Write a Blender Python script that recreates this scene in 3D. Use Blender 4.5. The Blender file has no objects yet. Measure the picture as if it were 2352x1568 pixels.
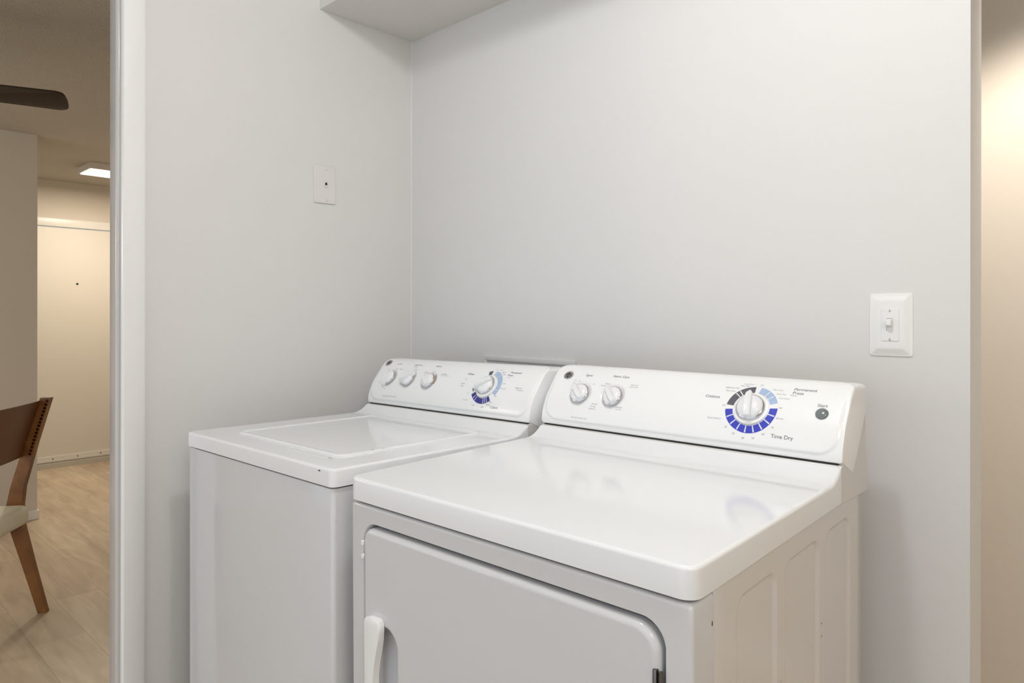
import bpy, bmesh, math, random
from mathutils import Vector, Matrix
from math import sin, cos, pi, radians, hypot

sc = bpy.context.scene
COL = sc.collection
random.seed(4)

# ------------------------------------------------------------------ camera
IMG_W, IMG_H = 2352, 1568
F_PX, HORIZON, YAW = 1589.8, 724.05, radians(43.48)
cam_data = bpy.data.cameras.new('camera')
cam = bpy.data.objects.new('camera', cam_data)
COL.objects.link(cam)
cam.location = (2.0009, -1.5773, 1.2978)
cam.rotation_euler = (radians(90), radians(-0.06), YAW)
cam_data.sensor_width = 36
cam_data.lens = 36 * F_PX / IMG_W
cam_data.shift_y = -(IMG_H / 2 - HORIZON) / IMG_W
cam_data.clip_start = 0.02
sc.camera = cam

# ------------------------------------------------------------------ world, view
sc.view_settings.view_transform = 'Standard'
sc.view_settings.look = 'None'
sc.view_settings.gamma = 1
sc.view_settings.use_curve_mapping = False
sc.view_settings.exposure = 0.47
world = bpy.data.worlds.new('world')
sc.world = world
world.use_nodes = True
bg = world.node_tree.nodes['Background']
bg.inputs['Color'].default_value = (0.81, 0.89, 1.0, 1)
bg.inputs['Strength'].default_value = 0.97


def lamp(name, kind, loc, energy, color, size=0.2, rot=(0, 0, 0), **kw):
    d = bpy.data.lights.new(name, kind)
    d.energy = energy
    d.color = color
    if kind == 'AREA':
        d.shape = 'DISK'
        d.size = size
    else:
        d.shadow_soft_size = size
    for k, v in kw.items():
        setattr(d, k, v)
    o = bpy.data.objects.new(name, d)
    COL.objects.link(o)
    o.location = loc
    o.rotation_euler = rot
    return o


lamp('closet_ceiling_light', 'POINT', (1.45, -1.00, 2.475), 15, (0.985, 0.99, 1.0), size=0.06)
lamp('added_room_fill', 'POINT', (2.95, -1.75, 2.30), 21, (1.0, 0.985, 0.965), size=0.25)  # added unseen fill behind the camera, lifts the lower wall and dryer side
lamp('hall_downlight', 'SPOT', (1.83, 0.20, 2.45), 50, (1.0, 0.91, 0.81), size=0.05, rot=(radians(26), 0, 0),
     spot_size=radians(85), spot_blend=0.6)
lamp('entry_panel_light', 'AREA', (-3.98, 0.16, 2.385), 14.5, (1.0, 0.89, 0.74), size=0.26)
lamp('added_living_room_fill', 'POINT', (-2.3, -3.2, 1.75), 24, (1.0, 0.86, 0.68), size=0.25)  # added unseen warm fill for the living room, tied to no fixture

# ------------------------------------------------------------------ materials


def srgb(r, g, b):
    def f(c):
        c /= 255
        return c / 12.92 if c <= 0.04045 else ((c + 0.055) / 1.055) ** 2.4
    return (f(r), f(g), f(b), 1)


def mat(name, color, rough=0.5, metal=0.0, coat=0.0, bump=None, emit=None, spec=0.5, var=None):
    """procedural principled material. bump=(scale, strength, distance); var=(color2, scale, low, high)"""
    m = bpy.data.materials.new(name)
    m.use_nodes = True
    nt = m.node_tree
    b = nt.nodes['Principled BSDF']
    b.inputs['Base Color'].default_value = color
    b.inputs['Roughness'].default_value = rough
    b.inputs['Metallic'].default_value = metal
    b.inputs['Coat Weight'].default_value = coat
    b.inputs['Specular IOR Level'].default_value = spec
    tc = nt.nodes.new('ShaderNodeTexCoord')
    if bump:
        n = nt.nodes.new('ShaderNodeTexNoise')
        n.inputs['Scale'].default_value = bump[0]
        n.inputs['Detail'].default_value = 4
        nt.links.new(tc.outputs['Object'], n.inputs['Vector'])
        bp = nt.nodes.new('ShaderNodeBump')
        bp.inputs['Strength'].default_value = bump[1]
        bp.inputs['Distance'].default_value = bump[2]
        nt.links.new(n.outputs['Fac'], bp.inputs['Height'])
        nt.links.new(bp.outputs['Normal'], b.inputs['Normal'])
    if var:
        n = nt.nodes.new('ShaderNodeTexNoise')
        n.inputs['Scale'].default_value = var[1]
        n.inputs['Detail'].default_value = 5
        nt.links.new(tc.outputs['Object'], n.inputs['Vector'])
        r = nt.nodes.new('ShaderNodeValToRGB')
        r.color_ramp.elements[0].position = var[2]
        r.color_ramp.elements[0].color = color
        r.color_ramp.elements[1].position = var[3]
        r.color_ramp.elements[1].color = var[0]
        nt.links.new(n.outputs['Fac'], r.inputs['Fac'])
        nt.links.new(r.outputs['Color'], b.inputs['Base Color'])
    if emit:
        b.inputs['Emission Color'].default_value = emit[0]
        b.inputs['Emission Strength'].default_value = emit[1]
    return m


M_WALL = mat('wall_paint', srgb(222, 221, 219), 0.55, bump=(90, 0.12, 0.002), spec=0.35)
M_HALLWALL = mat('hall_wall_paint', srgb(214, 206, 194), 0.6, bump=(90, 0.1, 0.002), spec=0.3)
M_LIVWALL = mat('living_wall_paint', srgb(216, 207, 193), 0.6, bump=(90, 0.1, 0.002), spec=0.3)
M_SOFFIT = mat('soffit_texture_paint', srgb(222, 220, 215), 0.7, bump=(28, 0.35, 0.004), spec=0.3)
M_TRIM = mat('white_gloss_trim_paint', srgb(243, 243, 242), 0.22, spec=0.5)
M_JAMB = mat('shaded_white_jamb_paint', srgb(204, 202, 200), 0.2)  # white trim paint greyed: the jamb's shade is put into the colour
M_DOORTRIM = mat('entry_trim_paint', srgb(232, 228, 220), 0.35)
M_ENTRY = mat('entry_door_paint', srgb(226, 220, 208), 0.45)
M_THRESH = mat('threshold_paint', srgb(196, 190, 178), 0.6)
M_POPCORN = mat('popcorn_ceiling', srgb(224, 214, 198), 0.9, bump=(210, 1.0, 0.016), spec=0.1)
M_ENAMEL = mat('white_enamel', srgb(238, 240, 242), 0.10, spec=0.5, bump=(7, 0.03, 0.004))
M_BODY = mat('shaded_white_cabinet_enamel', srgb(214, 215, 217), 0.08, spec=0.5, bump=(7, 0.03, 0.004))  # greyer than the tops: shade on the cabinet fronts mixed into the enamel
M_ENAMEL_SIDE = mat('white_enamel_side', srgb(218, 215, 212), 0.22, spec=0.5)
M_PLASTIC = mat('white_console_plastic', srgb(244, 245, 245), 0.24, spec=0.5)
M_KNOB = mat('white_knob_plastic', srgb(238, 239, 241), 0.18, spec=0.5)
M_CHROME = mat('chrome', srgb(205, 205, 208), 0.08, metal=1.0)
M_STEEL = mat('dark_steel', srgb(120, 118, 116), 0.3, metal=1.0)
M_INK = mat('grey_ink', srgb(88, 90, 94), 0.5)
M_INKL = mat('light_grey_ink', srgb(150, 152, 155), 0.5)
M_BLUE = mat('blue_ink', srgb(62, 72, 190), 0.35)
M_NAVY = mat('navy_ink', srgb(52, 52, 140), 0.35)
M_LBLUE = mat('light_blue_ink', srgb(170, 193, 226), 0.35)
M_CHAR = mat('charcoal_ink', srgb(92, 92, 98), 0.4)
M_TAN = mat('tan_ink', srgb(186, 164, 150), 0.4)
M_BUTTON = mat('grey_button_plastic', srgb(118, 126, 127), 0.15)
M_BLACK = mat('black_badge', srgb(24, 22, 20), 0.25)
M_DARK = mat('dark_gap', srgb(40, 38, 36), 0.7)
M_CHIP = mat('chipped_enamel', srgb(70, 64, 60), 0.7)
M_SWITCH = mat('white_switch_plastic', srgb(236, 236, 234), 0.25)
M_JACK = mat('painted_jack_plate', srgb(224, 222, 218), 0.45, spec=0.4)
M_WOOD = mat('walnut_wood', srgb(148, 100, 50), 0.38, var=(srgb(108, 66, 32), 9, 0.4, 0.7))
M_LEATHER = mat('brown_leather', srgb(112, 72, 42), 0.42, bump=(220, 0.15, 0.001))
M_CREAM = mat('cream_upholstery', srgb(232, 226, 206), 0.6, bump=(300, 0.15, 0.001))
M_NAIL = mat('dark_bronze_nail', srgb(74, 52, 42), 0.25, metal=0.9)
M_BLADE = mat('dark_brown_blade', srgb(44, 30, 17), 0.5)
M_FANMETAL = mat('bronze_fan_metal', srgb(60, 48, 38), 0.35, metal=0.8)
M_GLOW = mat('lit_panel', srgb(255, 250, 240), 0.5, emit=(srgb(255, 244, 224), 6))
M_BOWL = mat('frosted_bowl', srgb(250, 242, 226), 0.4, emit=(srgb(255, 235, 200), 0.4))


def floor_material():
    m = bpy.data.materials.new('light_oak_planks')
    m.use_nodes = True
    nt = m.node_tree
    L = nt.links
    N = nt.nodes
    b = N['Principled BSDF']
    tc = N.new('ShaderNodeTexCoord')
    br = N.new('ShaderNodeTexBrick')
    br.inputs['Scale'].default_value = 1.0
    br.inputs['Brick Width'].default_value = 1.22
    br.inputs['Row Height'].default_value = 0.18
    br.inputs['Mortar Size'].default_value = 0.0012
    br.inputs['Mortar Smooth'].default_value = 0.2
    br.inputs['Color1'].default_value = (0.1, 0.1, 0.1, 1)
    br.inputs['Color2'].default_value = (0.9, 0.9, 0.9, 1)
    br.inputs['Mortar'].default_value = (0.0, 0.0, 0.0, 1)
    br.offset = 0.37
    L.new(tc.outputs['Object'], br.inputs['Vector'])
    mp = N.new('ShaderNodeMapping')
    mp.inputs['Scale'].default_value = (1.3, 9, 1)
    L.new(tc.outputs['Object'], mp.inputs['Vector'])
    no = N.new('ShaderNodeTexNoise')
    no.inputs['Scale'].default_value = 1.6
    no.inputs['Detail'].default_value = 7
    no.inputs['Distortion'].default_value = 0.97
    L.new(mp.outputs['Vector'], no.inputs['Vector'])
    mx = N.new('ShaderNodeMix')
    mx.data_type = 'FLOAT'
    mx.inputs[0].default_value = 0.22
    L.new(no.outputs['Fac'], mx.inputs[2])
    L.new(br.outputs['Color'], mx.inputs[3])
    r = N.new('ShaderNodeValToRGB')
    e = r.color_ramp.elements
    e[0].position = 0.28
    e[0].color = srgb(168, 148, 121)
    e[1].position = 0.72
    e[1].color = srgb(216, 197, 169)
    L.new(mx.outputs[0], r.inputs['Fac'])
    m2 = N.new('ShaderNodeMix')
    m2.data_type = 'RGBA'
    m2.blend_type = 'MULTIPLY'
    L.new(br.outputs['Fac'], m2.inputs[0])
    L.new(r.outputs['Color'], m2.inputs[6])
    m2.inputs[7].default_value = (0.78, 0.73, 0.68, 1)
    L.new(m2.outputs[2], b.inputs['Base Color'])
    b.inputs['Roughness'].default_value = 0.38
    return m


M_FLOOR = floor_material()

# ------------------------------------------------------------------ helpers


def link(name, bm, material, parent=None, smooth=False, angle=35, matrix=None, recalc=True):
    if recalc:
        bmesh.ops.recalc_face_normals(bm, faces=bm.faces)
    me = bpy.data.meshes.new(name)
    bm.to_mesh(me)
    bm.free()
    me.materials.append(material)
    if smooth:
        me.polygons.foreach_set('use_smooth', [True] * len(me.polygons))
        me.set_sharp_from_angle(angle=radians(angle))
    o = bpy.data.objects.new(name, me)
    COL.objects.link(o)
    if parent:
        o.parent = parent
    if matrix is not None:
        o.matrix_local = matrix
    return o


def empty(name, loc, rot=(0, 0, 0), order='XYZ'):
    o = bpy.data.objects.new(name, None)
    COL.objects.link(o)
    o.location = loc
    o.rotation_mode = order
    o.rotation_euler = rot
    o.empty_display_size = 0.1
    return o


def tag(o, label=None, cat=None, group=None, kind=None):
    if label:
        o['label'] = label
    if cat:
        o['category'] = cat
    if group:
        o['group'] = group
    if kind:
        o['kind'] = kind
    return o


def struct(o):
    o['kind'] = 'structure'
    return o


def box(bm, lo, hi, bevel=0.0, seg=2):
    vs = [bm.verts.new((x, y, z)) for x in (lo[0], hi[0]) for y in (lo[1], hi[1]) for z in (lo[2], hi[2])]
    idx = [(0, 1, 3, 2), (4, 6, 7, 5), (0, 4, 5, 1), (2, 3, 7, 6), (0, 2, 6, 4), (1, 5, 7, 3)]
    fs = [bm.faces.new([vs[i] for i in f]) for f in idx]
    if bevel:
        es = list({e for f in fs for e in f.edges})
        bmesh.ops.bevel(bm, geom=es, offset=bevel, segments=seg, affect='EDGES', profile=0.5)
    return vs


def mbox(lo, hi, bevel=0.0, seg=2):
    bm = bmesh.new()
    box(bm, lo, hi, bevel, seg)
    return bm


def prism(bm, pts, fn, h0, h1, bevel=0.0, seg=2):
    """extrude the 2D outline pts; fn(a, b, h) gives the 3D point"""
    a = [bm.verts.new(fn(p[0], p[1], h0)) for p in pts]
    b = [bm.verts.new(fn(p[0], p[1], h1)) for p in pts]
    n = len(pts)
    fa = bm.faces.new(a)
    fb = bm.faces.new(b[::-1])
    sides = [bm.faces.new((a[i], b[i], b[(i + 1) % n], a[(i + 1) % n])) for i in range(n)]
    if bevel:
        es = list(set(fa.edges) | set(fb.edges))
        bmesh.ops.bevel(bm, geom=es, offset=bevel, segments=seg, affect='EDGES', profile=0.5)
    return sides


def lathe(bm, prof, n=40, cap=True):
    rings = []
    for r, h in prof:
        if r < 1e-6:
            rings.append([bm.verts.new((0, 0, h))])
        else:
            rings.append([bm.verts.new((r * cos(2 * pi * i / n), r * sin(2 * pi * i / n), h)) for i in range(n)])
    for A, B in zip(rings, rings[1:]):
        for i in range(n):
            j = (i + 1) % n
            a = [A[0]] if len(A) == 1 else [A[i], A[j]]
            b = [B[0]] if len(B) == 1 else [B[j], B[i]]
            if len(a) + len(b) > 2:
                bm.faces.new(a + b)


def rr_sdf(x, s, x0, x1, s0, s1, r):
    cx, cs = (x0 + x1) / 2, (s0 + s1) / 2
    dx = abs(x - cx) - (x1 - x0) / 2 + r
    ds = abs(s - cs) - (s1 - s0) / 2 + r
    return hypot(max(dx, 0), max(ds, 0)) + min(max(dx, ds), 0) - r


def sstep(a, b, v):
    t = min(1, max(0, (v - a) / (b - a)))
    return t * t * (3 - 2 * t)


def lines(a, b, step, extra=()):
    """1D grid positions from a to b: coarse step, refined (lo, hi, step) windows"""
    v = set()
    n = max(1, round((b - a) / step))
    for i in range(n + 1):
        v.add(round(a + (b - a) * i / n, 6))
    for lo, hi, st in extra:
        v = {q for q in v if q <= a + 1e-6 or q >= b - 1e-6 or not (lo < q < hi)}
        k = max(1, round((hi - lo) / st))
        for i in range(k + 1):
            q = lo + (hi - lo) * i / k
            if a < q < b:
                v.add(round(q, 6))
    v = sorted(v)
    out = [v[0]]
    for q in v[1:]:
        if q - out[-1] > 1e-4:
            out.append(q)
    return out


def shell(bm, f, dom, radii, b, xl, sl, disp=None, nb=4, tail=None):
    """a thin pressed shell. dom=(x0,x1,s0,s1), radii=(bl,br,tl,tr) in the (x,s) plane, b = edge rounding.
    f(x,s,n) maps to 3D. xl, sl = grid positions. tail(x, s, nx, ns, P) gives the end of the skirt."""
    x0, x1, s0, s1 = dom
    bl, br, tl, tr = [max(r, b + 0.0005) for r in radii]
    X0, X1, S0, S1 = x0 + b, x1 - b, s0 + b, s1 - b

    def span(s):
        a, c = X0, X1
        for (r, side, lowr) in ((bl, 0, 1), (br, 1, 1), (tl, 0, 0), (tr, 1, 0)):
            r = r - b
            d = (S0 + r - s) if lowr else (s - (S1 - r))
            if d > 0:
                ins = r - math.sqrt(max(0, r * r - d * d))
                if side == 0:
                    a = max(a, X0 + ins)
                else:
                    c = min(c, X1 - ins)
        return a, c

    rows = {S0, S1} | {q for q in sl if S0 + 2e-4 < q < S1 - 2e-4}
    for r in {bl - b, br - b}:
        rows |= {S0 + r * (1 - cos(t * pi / 16)) for t in range(1, 8)}
    for r in {tl - b, tr - b}:
        rows |= {S1 - r * (1 - cos(t * pi / 16)) for t in range(1, 8)}
    rr = sorted(rows)
    rows = [rr[0]]
    for q in rr[1:-1]:
        if q - rows[-1] > 2e-4 and rr[-1] - q > 2e-4:
            rows.append(q)
    rows.append(rr[-1])
    xs_ = [X0] + [x for x in xl if X0 + 4e-4 < x < X1 - 4e-4] + [X1]
    grid = []
    for s in rows:
        a, c = span(s)
        row = []
        for k, x in enumerate(xs_):
            # keep interior grid lines where they are; only squeeze near the ends
            if k == 0:
                x = a
            elif k == len(xs_) - 1:
                x = c
            else:
                lo = a + 1e-5 * k
                hi = c - 1e-5 * (len(xs_) - k)
                x = min(max(x, lo), hi)
            d = disp(x, s) if disp else 0
            row.append((x, s, bm.verts.new(f(x, s, d)), d))
        grid.append(row)
    for A, B in zip(grid, grid[1:]):
        for i in range(len(A) - 1):
            bm.faces.new((A[i][2], A[i + 1][2], B[i + 1][2], B[i][2]))
    loop = [r[0] for r in grid] + grid[-1][1:-1] + [r[-1] for r in grid[::-1]] + grid[0][1:-1][::-1]

    def outn(x, s):
        for (r, cx, cs, sx, ss) in ((bl - b, X0 + bl - b, S0 + bl - b, -1, -1), (br - b, X1 - br + b, S0 + br - b, 1, -1),
                                    (tl - b, X0 + tl - b, S1 - tl + b, -1, 1), (tr - b, X1 - tr + b, S1 - tr + b, 1, 1)):
            if (x - cx) * sx >= -1e-7 and (s - cs) * ss >= -1e-7:
                v = Vector((x - cx, s - cs))
                if v.length > 1e-6:
                    return v.normalized()
                return Vector((sx, ss)).normalized()
        ds = [(x - X0, Vector((-1, 0))), (X1 - x, Vector((1, 0))), (s - S0, Vector((0, -1))), (S1 - s, Vector((0, 1)))]
        return min(ds, key=lambda q: q[0])[1]

    prev = [q[2] for q in loop]
    ns = [outn(q[0], q[1]) for q in loop]
    for k in range(1, nb + 1):
        a = k / nb * pi / 2
        cur = []
        for (x, s, v, d), n in zip(loop, ns):
            cur.append(bm.verts.new(f(x + n.x * b * sin(a), s + n.y * b * sin(a), d * cos(a) - b * (1 - cos(a)))))
        for i in range(len(cur)):
            j = (i + 1) % len(cur)
            bm.faces.new((prev[i], cur[i], cur[j], prev[j]))
        prev = cur
    if tail:
        cur = [bm.verts.new(tail(q[0] + n.x * b, q[1] + n.y * b, n.x, n.y, p.co.copy()))
               for q, n, p in zip(loop, ns, prev)]
        for i in range(len(cur)):
            j = (i + 1) % len(cur)
            bm.faces.new((prev[i], cur[i], cur[j], prev[j]))
        prev = cur
    return prev


class Profile:
    """smooth curve through (y, z) points with arc length and normal"""

    def __init__(self, pts, n=12):
        P = [Vector(p) for p in pts]
        P = [2 * P[0] - P[1]] + P + [2 * P[-1] - P[-2]]
        q = []
        for i in range(1, len(P) - 2):
            for k in range(n):
                t = k / n
                q.append(0.5 * ((2 * P[i]) + (-P[i - 1] + P[i + 1]) * t + (2 * P[i - 1] - 5 * P[i] + 4 * P[i + 1] - P[i + 2]) * t * t
                                + (-P[i - 1] + 3 * P[i] - 3 * P[i + 1] + P[i + 2]) * t ** 3))
        q.append(P[-2])
        self.q = q
        self.s = [0]
        for a, b in zip(q, q[1:]):
            self.s.append(self.s[-1] + (b - a).length)
        self.len = self.s[-1]

    def pos(self, s):
        q, S = self.q, self.s
        if s <= 0:
            d = (q[1] - q[0]).normalized()
            return q[0] + d * s
        if s >= self.len:
            d = (q[-1] - q[-2]).normalized()
            return q[-1] + d * (s - self.len)
        lo, hi = 0, len(S) - 1
        while hi - lo > 1:
            m = (lo + hi) // 2
            if S[m] <= s:
                lo = m
            else:
                hi = m
        t = (s - S[lo]) / (S[hi] - S[lo])
        return q[lo].lerp(q[hi], t)

    def tan(self, s):
        return (self.pos(s + 0.002) - self.pos(s - 0.002)).normalized()

    def f(self, x, s, n):
        p = self.pos(s)
        t = self.tan(s)
        return Vector((x, p.x - t.y * n, p.y + t.x * n))

    def frame(self, x, s, n=0):
        """matrix whose z axis is the outward normal, x along the machine, y up the face"""
        t = self.tan(s)
        ex = Vector((1, 0, 0))
        es = Vector((0, t.x, t.y))
        en = Vector((0, -t.y, t.x))
        m = Matrix((ex, es, en)).transposed().to_4x4()
        m.translation = self.f(x, s, n)
        return m


def text_mesh(body, size, align='LEFT', shear=0.22, sx=1.0):
    cu = bpy.data.curves.new('lettering_curve', 'FONT')
    cu.body = body
    cu.size = size
    cu.align_x = align
    cu.shear = shear
    cu.resolution_u = 3
    o = bpy.data.objects.new('lettering_tmp', cu)
    COL.objects.link(o)
    bpy.context.view_layer.update()
    dg = bpy.context.evaluated_depsgraph_get()
    me = o.evaluated_get(dg).to_mesh()
    vs = [(v.co.x * sx, v.co.y) for v in me.vertices]
    fs = [tuple(p.vertices) for p in me.polygons]
    o.evaluated_get(dg).to_mesh_clear()
    bpy.data.objects.remove(o)
    bpy.data.curves.remove(cu)
    return vs, fs


def put_text(bm, f, body, x, s, size, align='LEFT', shear=0.22, n=0.0003, sx=1.0):
    vs, fs = text_mesh(body, size, align, shear, sx)
    v = [bm.verts.new(f(x + a, s + b, n)) for a, b in vs]
    for q in fs:
        try:
            bm.faces.new([v[i] for i in q])
        except ValueError:
            pass


def arc_band(bm, f, cx, cs, r0, r1, a0, a1, n=0.0005, step=3.0):
    """flat band from angle a0 to a1 (degrees)"""
    k = max(1, int(abs(a1 - a0) / step))
    P = []
    for i in range(k + 1):
        a = radians(a0 + (a1 - a0) * i / k)
        P.append([bm.verts.new(f(cx + r * cos(a), cs + r * sin(a), n)) for r in (r0, (r0 + r1) / 2, r1)])
    for A, B in zip(P, P[1:]):
        for j in range(2):
            bm.faces.new((A[j], A[j + 1], B[j + 1], B[j]))


def banded(bm, f, cx, cs, r0, r1, a0, a1, seps, gap=2.6, inner=0.0):
    """arc with white radial gaps that stop short of the rim, like printed tick marks"""
    cuts = sorted(seps)
    lo = min(a0, a1)
    hi = max(a0, a1)
    cur = lo
    for c in cuts:
        arc_band(bm, f, cx, cs, r0, r1 - 0.0012, cur, c - gap / 2)
        cur = c + gap / 2
    arc_band(bm, f, cx, cs, r0, r1 - 0.0012, cur, hi)
    arc_band(bm, f, cx, cs, r1 - 0.0012, r1, lo, hi)


# ------------------------------------------------------------------ room shell
CEIL = 2.44
CEIL_L = 2.55


def slab(name, lo, hi, m):
    return struct(link(name, mbox(lo, hi), m))


slab('floor', (-4.99, -4.2, -0.1), (3.6, 1.1, 0.0), M_FLOOR)
slab('wall_back', (-0.12, 0.0, 0.0), (1.7236, 0.106, CEIL_L), M_WALL)
slab('wall_left', (-0.115, -0.905, 0.0), (0.0, 0.0, CEIL_L), M_WALL)
slab('wall_left_header', (-0.115, -2.62, 2.34), (0.0, -0.905, CEIL_L), M_WALL).name = 'wall_left_over_opening'
slab('wall_left_far', (-0.115, -4.2, 0.0), (0.0, -2.62, CEIL_L), M_WALL)
slab('wall_right', (3.4, -4.2, 0.0), (3.52, 0.92, CEIL_L), M_HALLWALL)
slab('wall_hall', (-0.12, 0.92, 0.0), (3.6, 1.04, CEIL_L), M_HALLWALL)
slab('wall_living_back', (-4.99, 0.92, 0.0), (-0.12, 1.04, CEIL), M_LIVWALL)
slab('wall_living_near', (-3.50, -4.2, 0.0), (-3.22, -0.46, CEIL), M_LIVWALL)
slab('ceiling', (-0.115, -4.2, CEIL_L), (3.6, 1.04, CEIL_L + 0.08), M_SOFFIT)
slab('ceiling_living', (-4.99, -4.2, CEIL), (-0.115, 1.04, CEIL + 0.08), M_POPCORN)
slab('soffit', (0.0, -0.376, 2.291), (1.7236, 0.0, CEIL_L), M_SOFFIT)
bm = bmesh.new()
prism(bm, [(0.0, 0.0), (0.0, -0.003), (0.0009, -0.0013), (0.0013, -0.0009), (0.003, 0.0)], lambda a, b, h: (a, b, h), 0, 2.291)
struct(link('trim_6', bm, M_WALL, smooth=True, angle=80))
slab('baseboard_hall', (-0.12, 0.905, 0.0), (3.6, 0.92, 0.09), M_TRIM)

# entry wall with its door opening, far end of the living room
bm = bmesh.new()
box(bm, (-4.99, -4.2, 0), (-4.87, -0.42, CEIL))
box(bm, (-4.99, 0.60, 0), (-4.87, 0.92, CEIL))
box(bm, (-4.99, -0.42, 2.05), (-4.87, 0.60, CEIL))
struct(link('wall_entry', bm, M_LIVWALL))
bm = bmesh.new()
box(bm, (-4.875, -0.42, 2.049), (-4.852, 0.60, 2.118), 0.004)
box(bm, (-4.875, 0.53, 0), (-4.852, 0.60, 2.05), 0.004)
box(bm, (-4.875, -0.42, 0), (-4.852, -0.35, 2.05), 0.004)
struct(link('trim_3', bm, M_DOORTRIM, smooth=True))
door = empty('door_1', (-4.885, 0.09, 0))
struct(door)
link('door_panel', mbox((-0.03, -0.43, 0.041), (0.008, 0.43, 2.042), 0.002), M_ENTRY, door)
bm = bmesh.new()
lathe(bm, [(0, 0.004), (0.006, 0.004), (0.009, 0.002), (0.009, 0)], 16)
link('peephole', bm, M_DARK, door, True, matrix=Matrix.Translation((0.008, 0.097, 1.567)) @ Matrix.Rotation(radians(90), 4, 'Y'))
link('door_sweep', mbox((0.008, -0.43, 0.052), (0.017, 0.43, 0.098), 0.002), M_DOORTRIM, door)
for yy in (-0.085, 0.099, 0.278):
    bm = bmesh.new()
    lathe(bm, [(0, 0.004), (0.004, 0.003), (0.006, 0)], 12)
    link('sweep_screw', bm, M_STEEL, door, True, matrix=Matrix.Translation((0.017, yy, 0.076)) @ Matrix.Rotation(radians(90), 4, 'Y'))
slab('trim_4', (-4.99, -0.42, 0.0), (-4.845, 0.60, 0.040), M_THRESH)
# little white floor trim at the end of the near living-room wall
bm = bmesh.new()
box(bm, (-3.49, -4.19, 0), (-3.209, -0.449, 0.058), 0.004)

struct(link('baseboard_living', bm, M_DOORTRIM))

# opening between the laundry corner and the living room: casing and stepped jamb
bm = bmesh.new()
prism(bm, [(-0.9635, 0.0), (-0.9635, 0.014), (-0.961, 0.017), (-0.915, 0.015), (-0.908, 0.011), (-0.905, 0.0)],
      lambda a, b, h: (b, a, h), 0, 2.40)
struct(link('trim_1', bm, M_TRIM, smooth=True, angle=40))
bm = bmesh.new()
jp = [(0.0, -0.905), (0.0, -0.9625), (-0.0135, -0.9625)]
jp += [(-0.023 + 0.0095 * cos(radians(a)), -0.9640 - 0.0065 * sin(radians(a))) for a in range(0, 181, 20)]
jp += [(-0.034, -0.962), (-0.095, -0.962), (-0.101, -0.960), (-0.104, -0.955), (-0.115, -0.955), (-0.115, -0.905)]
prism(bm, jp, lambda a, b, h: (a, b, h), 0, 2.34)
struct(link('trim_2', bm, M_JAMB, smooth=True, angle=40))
slab('trim_5', (-0.115, -2.62, 2.32), (0.0, -0.96, 2.34), M_TRIM)

# ------------------------------------------------------------------ laundry machines
W = 0.686
CP = Profile([(.553, .026), (.5535, .045), (.559, .066), (.570, .090), (.584, .110), (.602, .132), (.620, .149), (.638, .1590), (.652, .1622), (.658, .1628)])
SL = CP.len
DP = Profile([(0, 0), (.1, 0), (.2, 0), (.3, 0), (.4, 0), (.47, 0), (.500, 0.0003), (.517, .0035), (.533, .0105), (.545, .0195), (.551, .0250)])


def console(root, dimples):
    bm = bmesh.new()
    b = 0.0045
    xl = lines(0, W, 0.006)
    xl = lines(0, W, 0.012, [(0.0, 0.06, 0.003), (0.63, W, 0.003)] + [(c[0] - 0.034, c[0] + 0.034, 0.0024) for c in dimples])
    sl = lines(0, SL, 0.0035, [(0.006, 0.03, 0.0018)])

    def disp(x, s):
        d = rr_sdf(x, s, 0.011, 0.6755, 0.0165, SL + 0.12, 0.036)
        v = -0.0032 * sstep(-0.0015, 0.0055, d) * (1 - sstep(0.10, 0.145, s))
        for cx, cs, r in dimples:
            q = hypot(x - cx, s - cs)
            v -= 0.0026 * (1 - sstep(r - 0.003, r, q))
        return v

    def tail(x, s, nx, ns, P):
        if ns < -0.25:
            return Vector((P.x, 0.62, 0.002))
        return Vector((P.x, min(0.70, 0.62 + 0.74 * max(0.0, P.z)), P.z))

    shell(bm, CP.f, (0, W, 0.0022, SL), (0.004, 0.004, 0.034, 0.034), b, xl, sl, disp, 4, tail)
    link('console', bm, M_PLASTIC, root, True, 50)
    link('seam_shade_strip', mbox((0.008, 0.5585, 0.004), (W - 0.008, 0.60, 0.0262)), M_DARK, root)  # dark strip painting the shade in the seam under the console
    # the housing behind it, with the curved end brackets
    poly = [(.5146, -.042), (.7176, -.0495), (.7160, -.02), (.714, .0085), (.705, .035), (.699, .062), (.700, .10), (.703, .122),
            (.700, .133), (.696, .130), (.690, .105), (.650, .0600), (.600, .030), (.575, .0265), (.556, .0235),
            (.552, .019), (.5445, .0095), (.532, .000), (.521, -.006), (.516, -.014)]
    bm = bmesh.new()
    prism(bm, poly, lambda a, c, h: (h, a, c), 0.0012, W - 0.0012, 0.0009, 1)
    link('rear_housing', bm, M_ENAMEL_SIDE, root, True, 30)


def deck(root, corner, apron, disp=None, xe=(), se=()):
    bm = bmesh.new()
    xl = lines(0, W, 0.03, [(0, 0.03, 0.004), (W - 0.03, W, 0.004)] + list(xe))
    sl = lines(0, DP.len, 0.03, [(0.46, DP.len, 0.004)] + list(se))

    def tail(x, s, nx, ns, P):
        if ns > 0.5:
            return Vector((P.x, P.y + 0.01, P.z - 0.015))
        return Vector((P.x, P.y, -apron))

    last = shell(bm, DP.f, (0, W, 0, DP.len), (corner, corner, 0.003, 0.003), 0.0055, xl, sl, disp, 5, tail)
    # inward lip under the apron
    low = []
    for v in last:
        c = v.co
        low.append(bm.verts.new((W / 2 + (c.x - W / 2) * 0.982, 0.3 + (c.y - 0.3) * 0.975, c.z)))
    for i in range(len(last)):
        j = (i + 1) % len(last)
        bm.faces.new((last[i], low[i], low[j], last[j]))
    return link('top_panel', bm, M_ENAMEL, root, True, 50)


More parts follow.
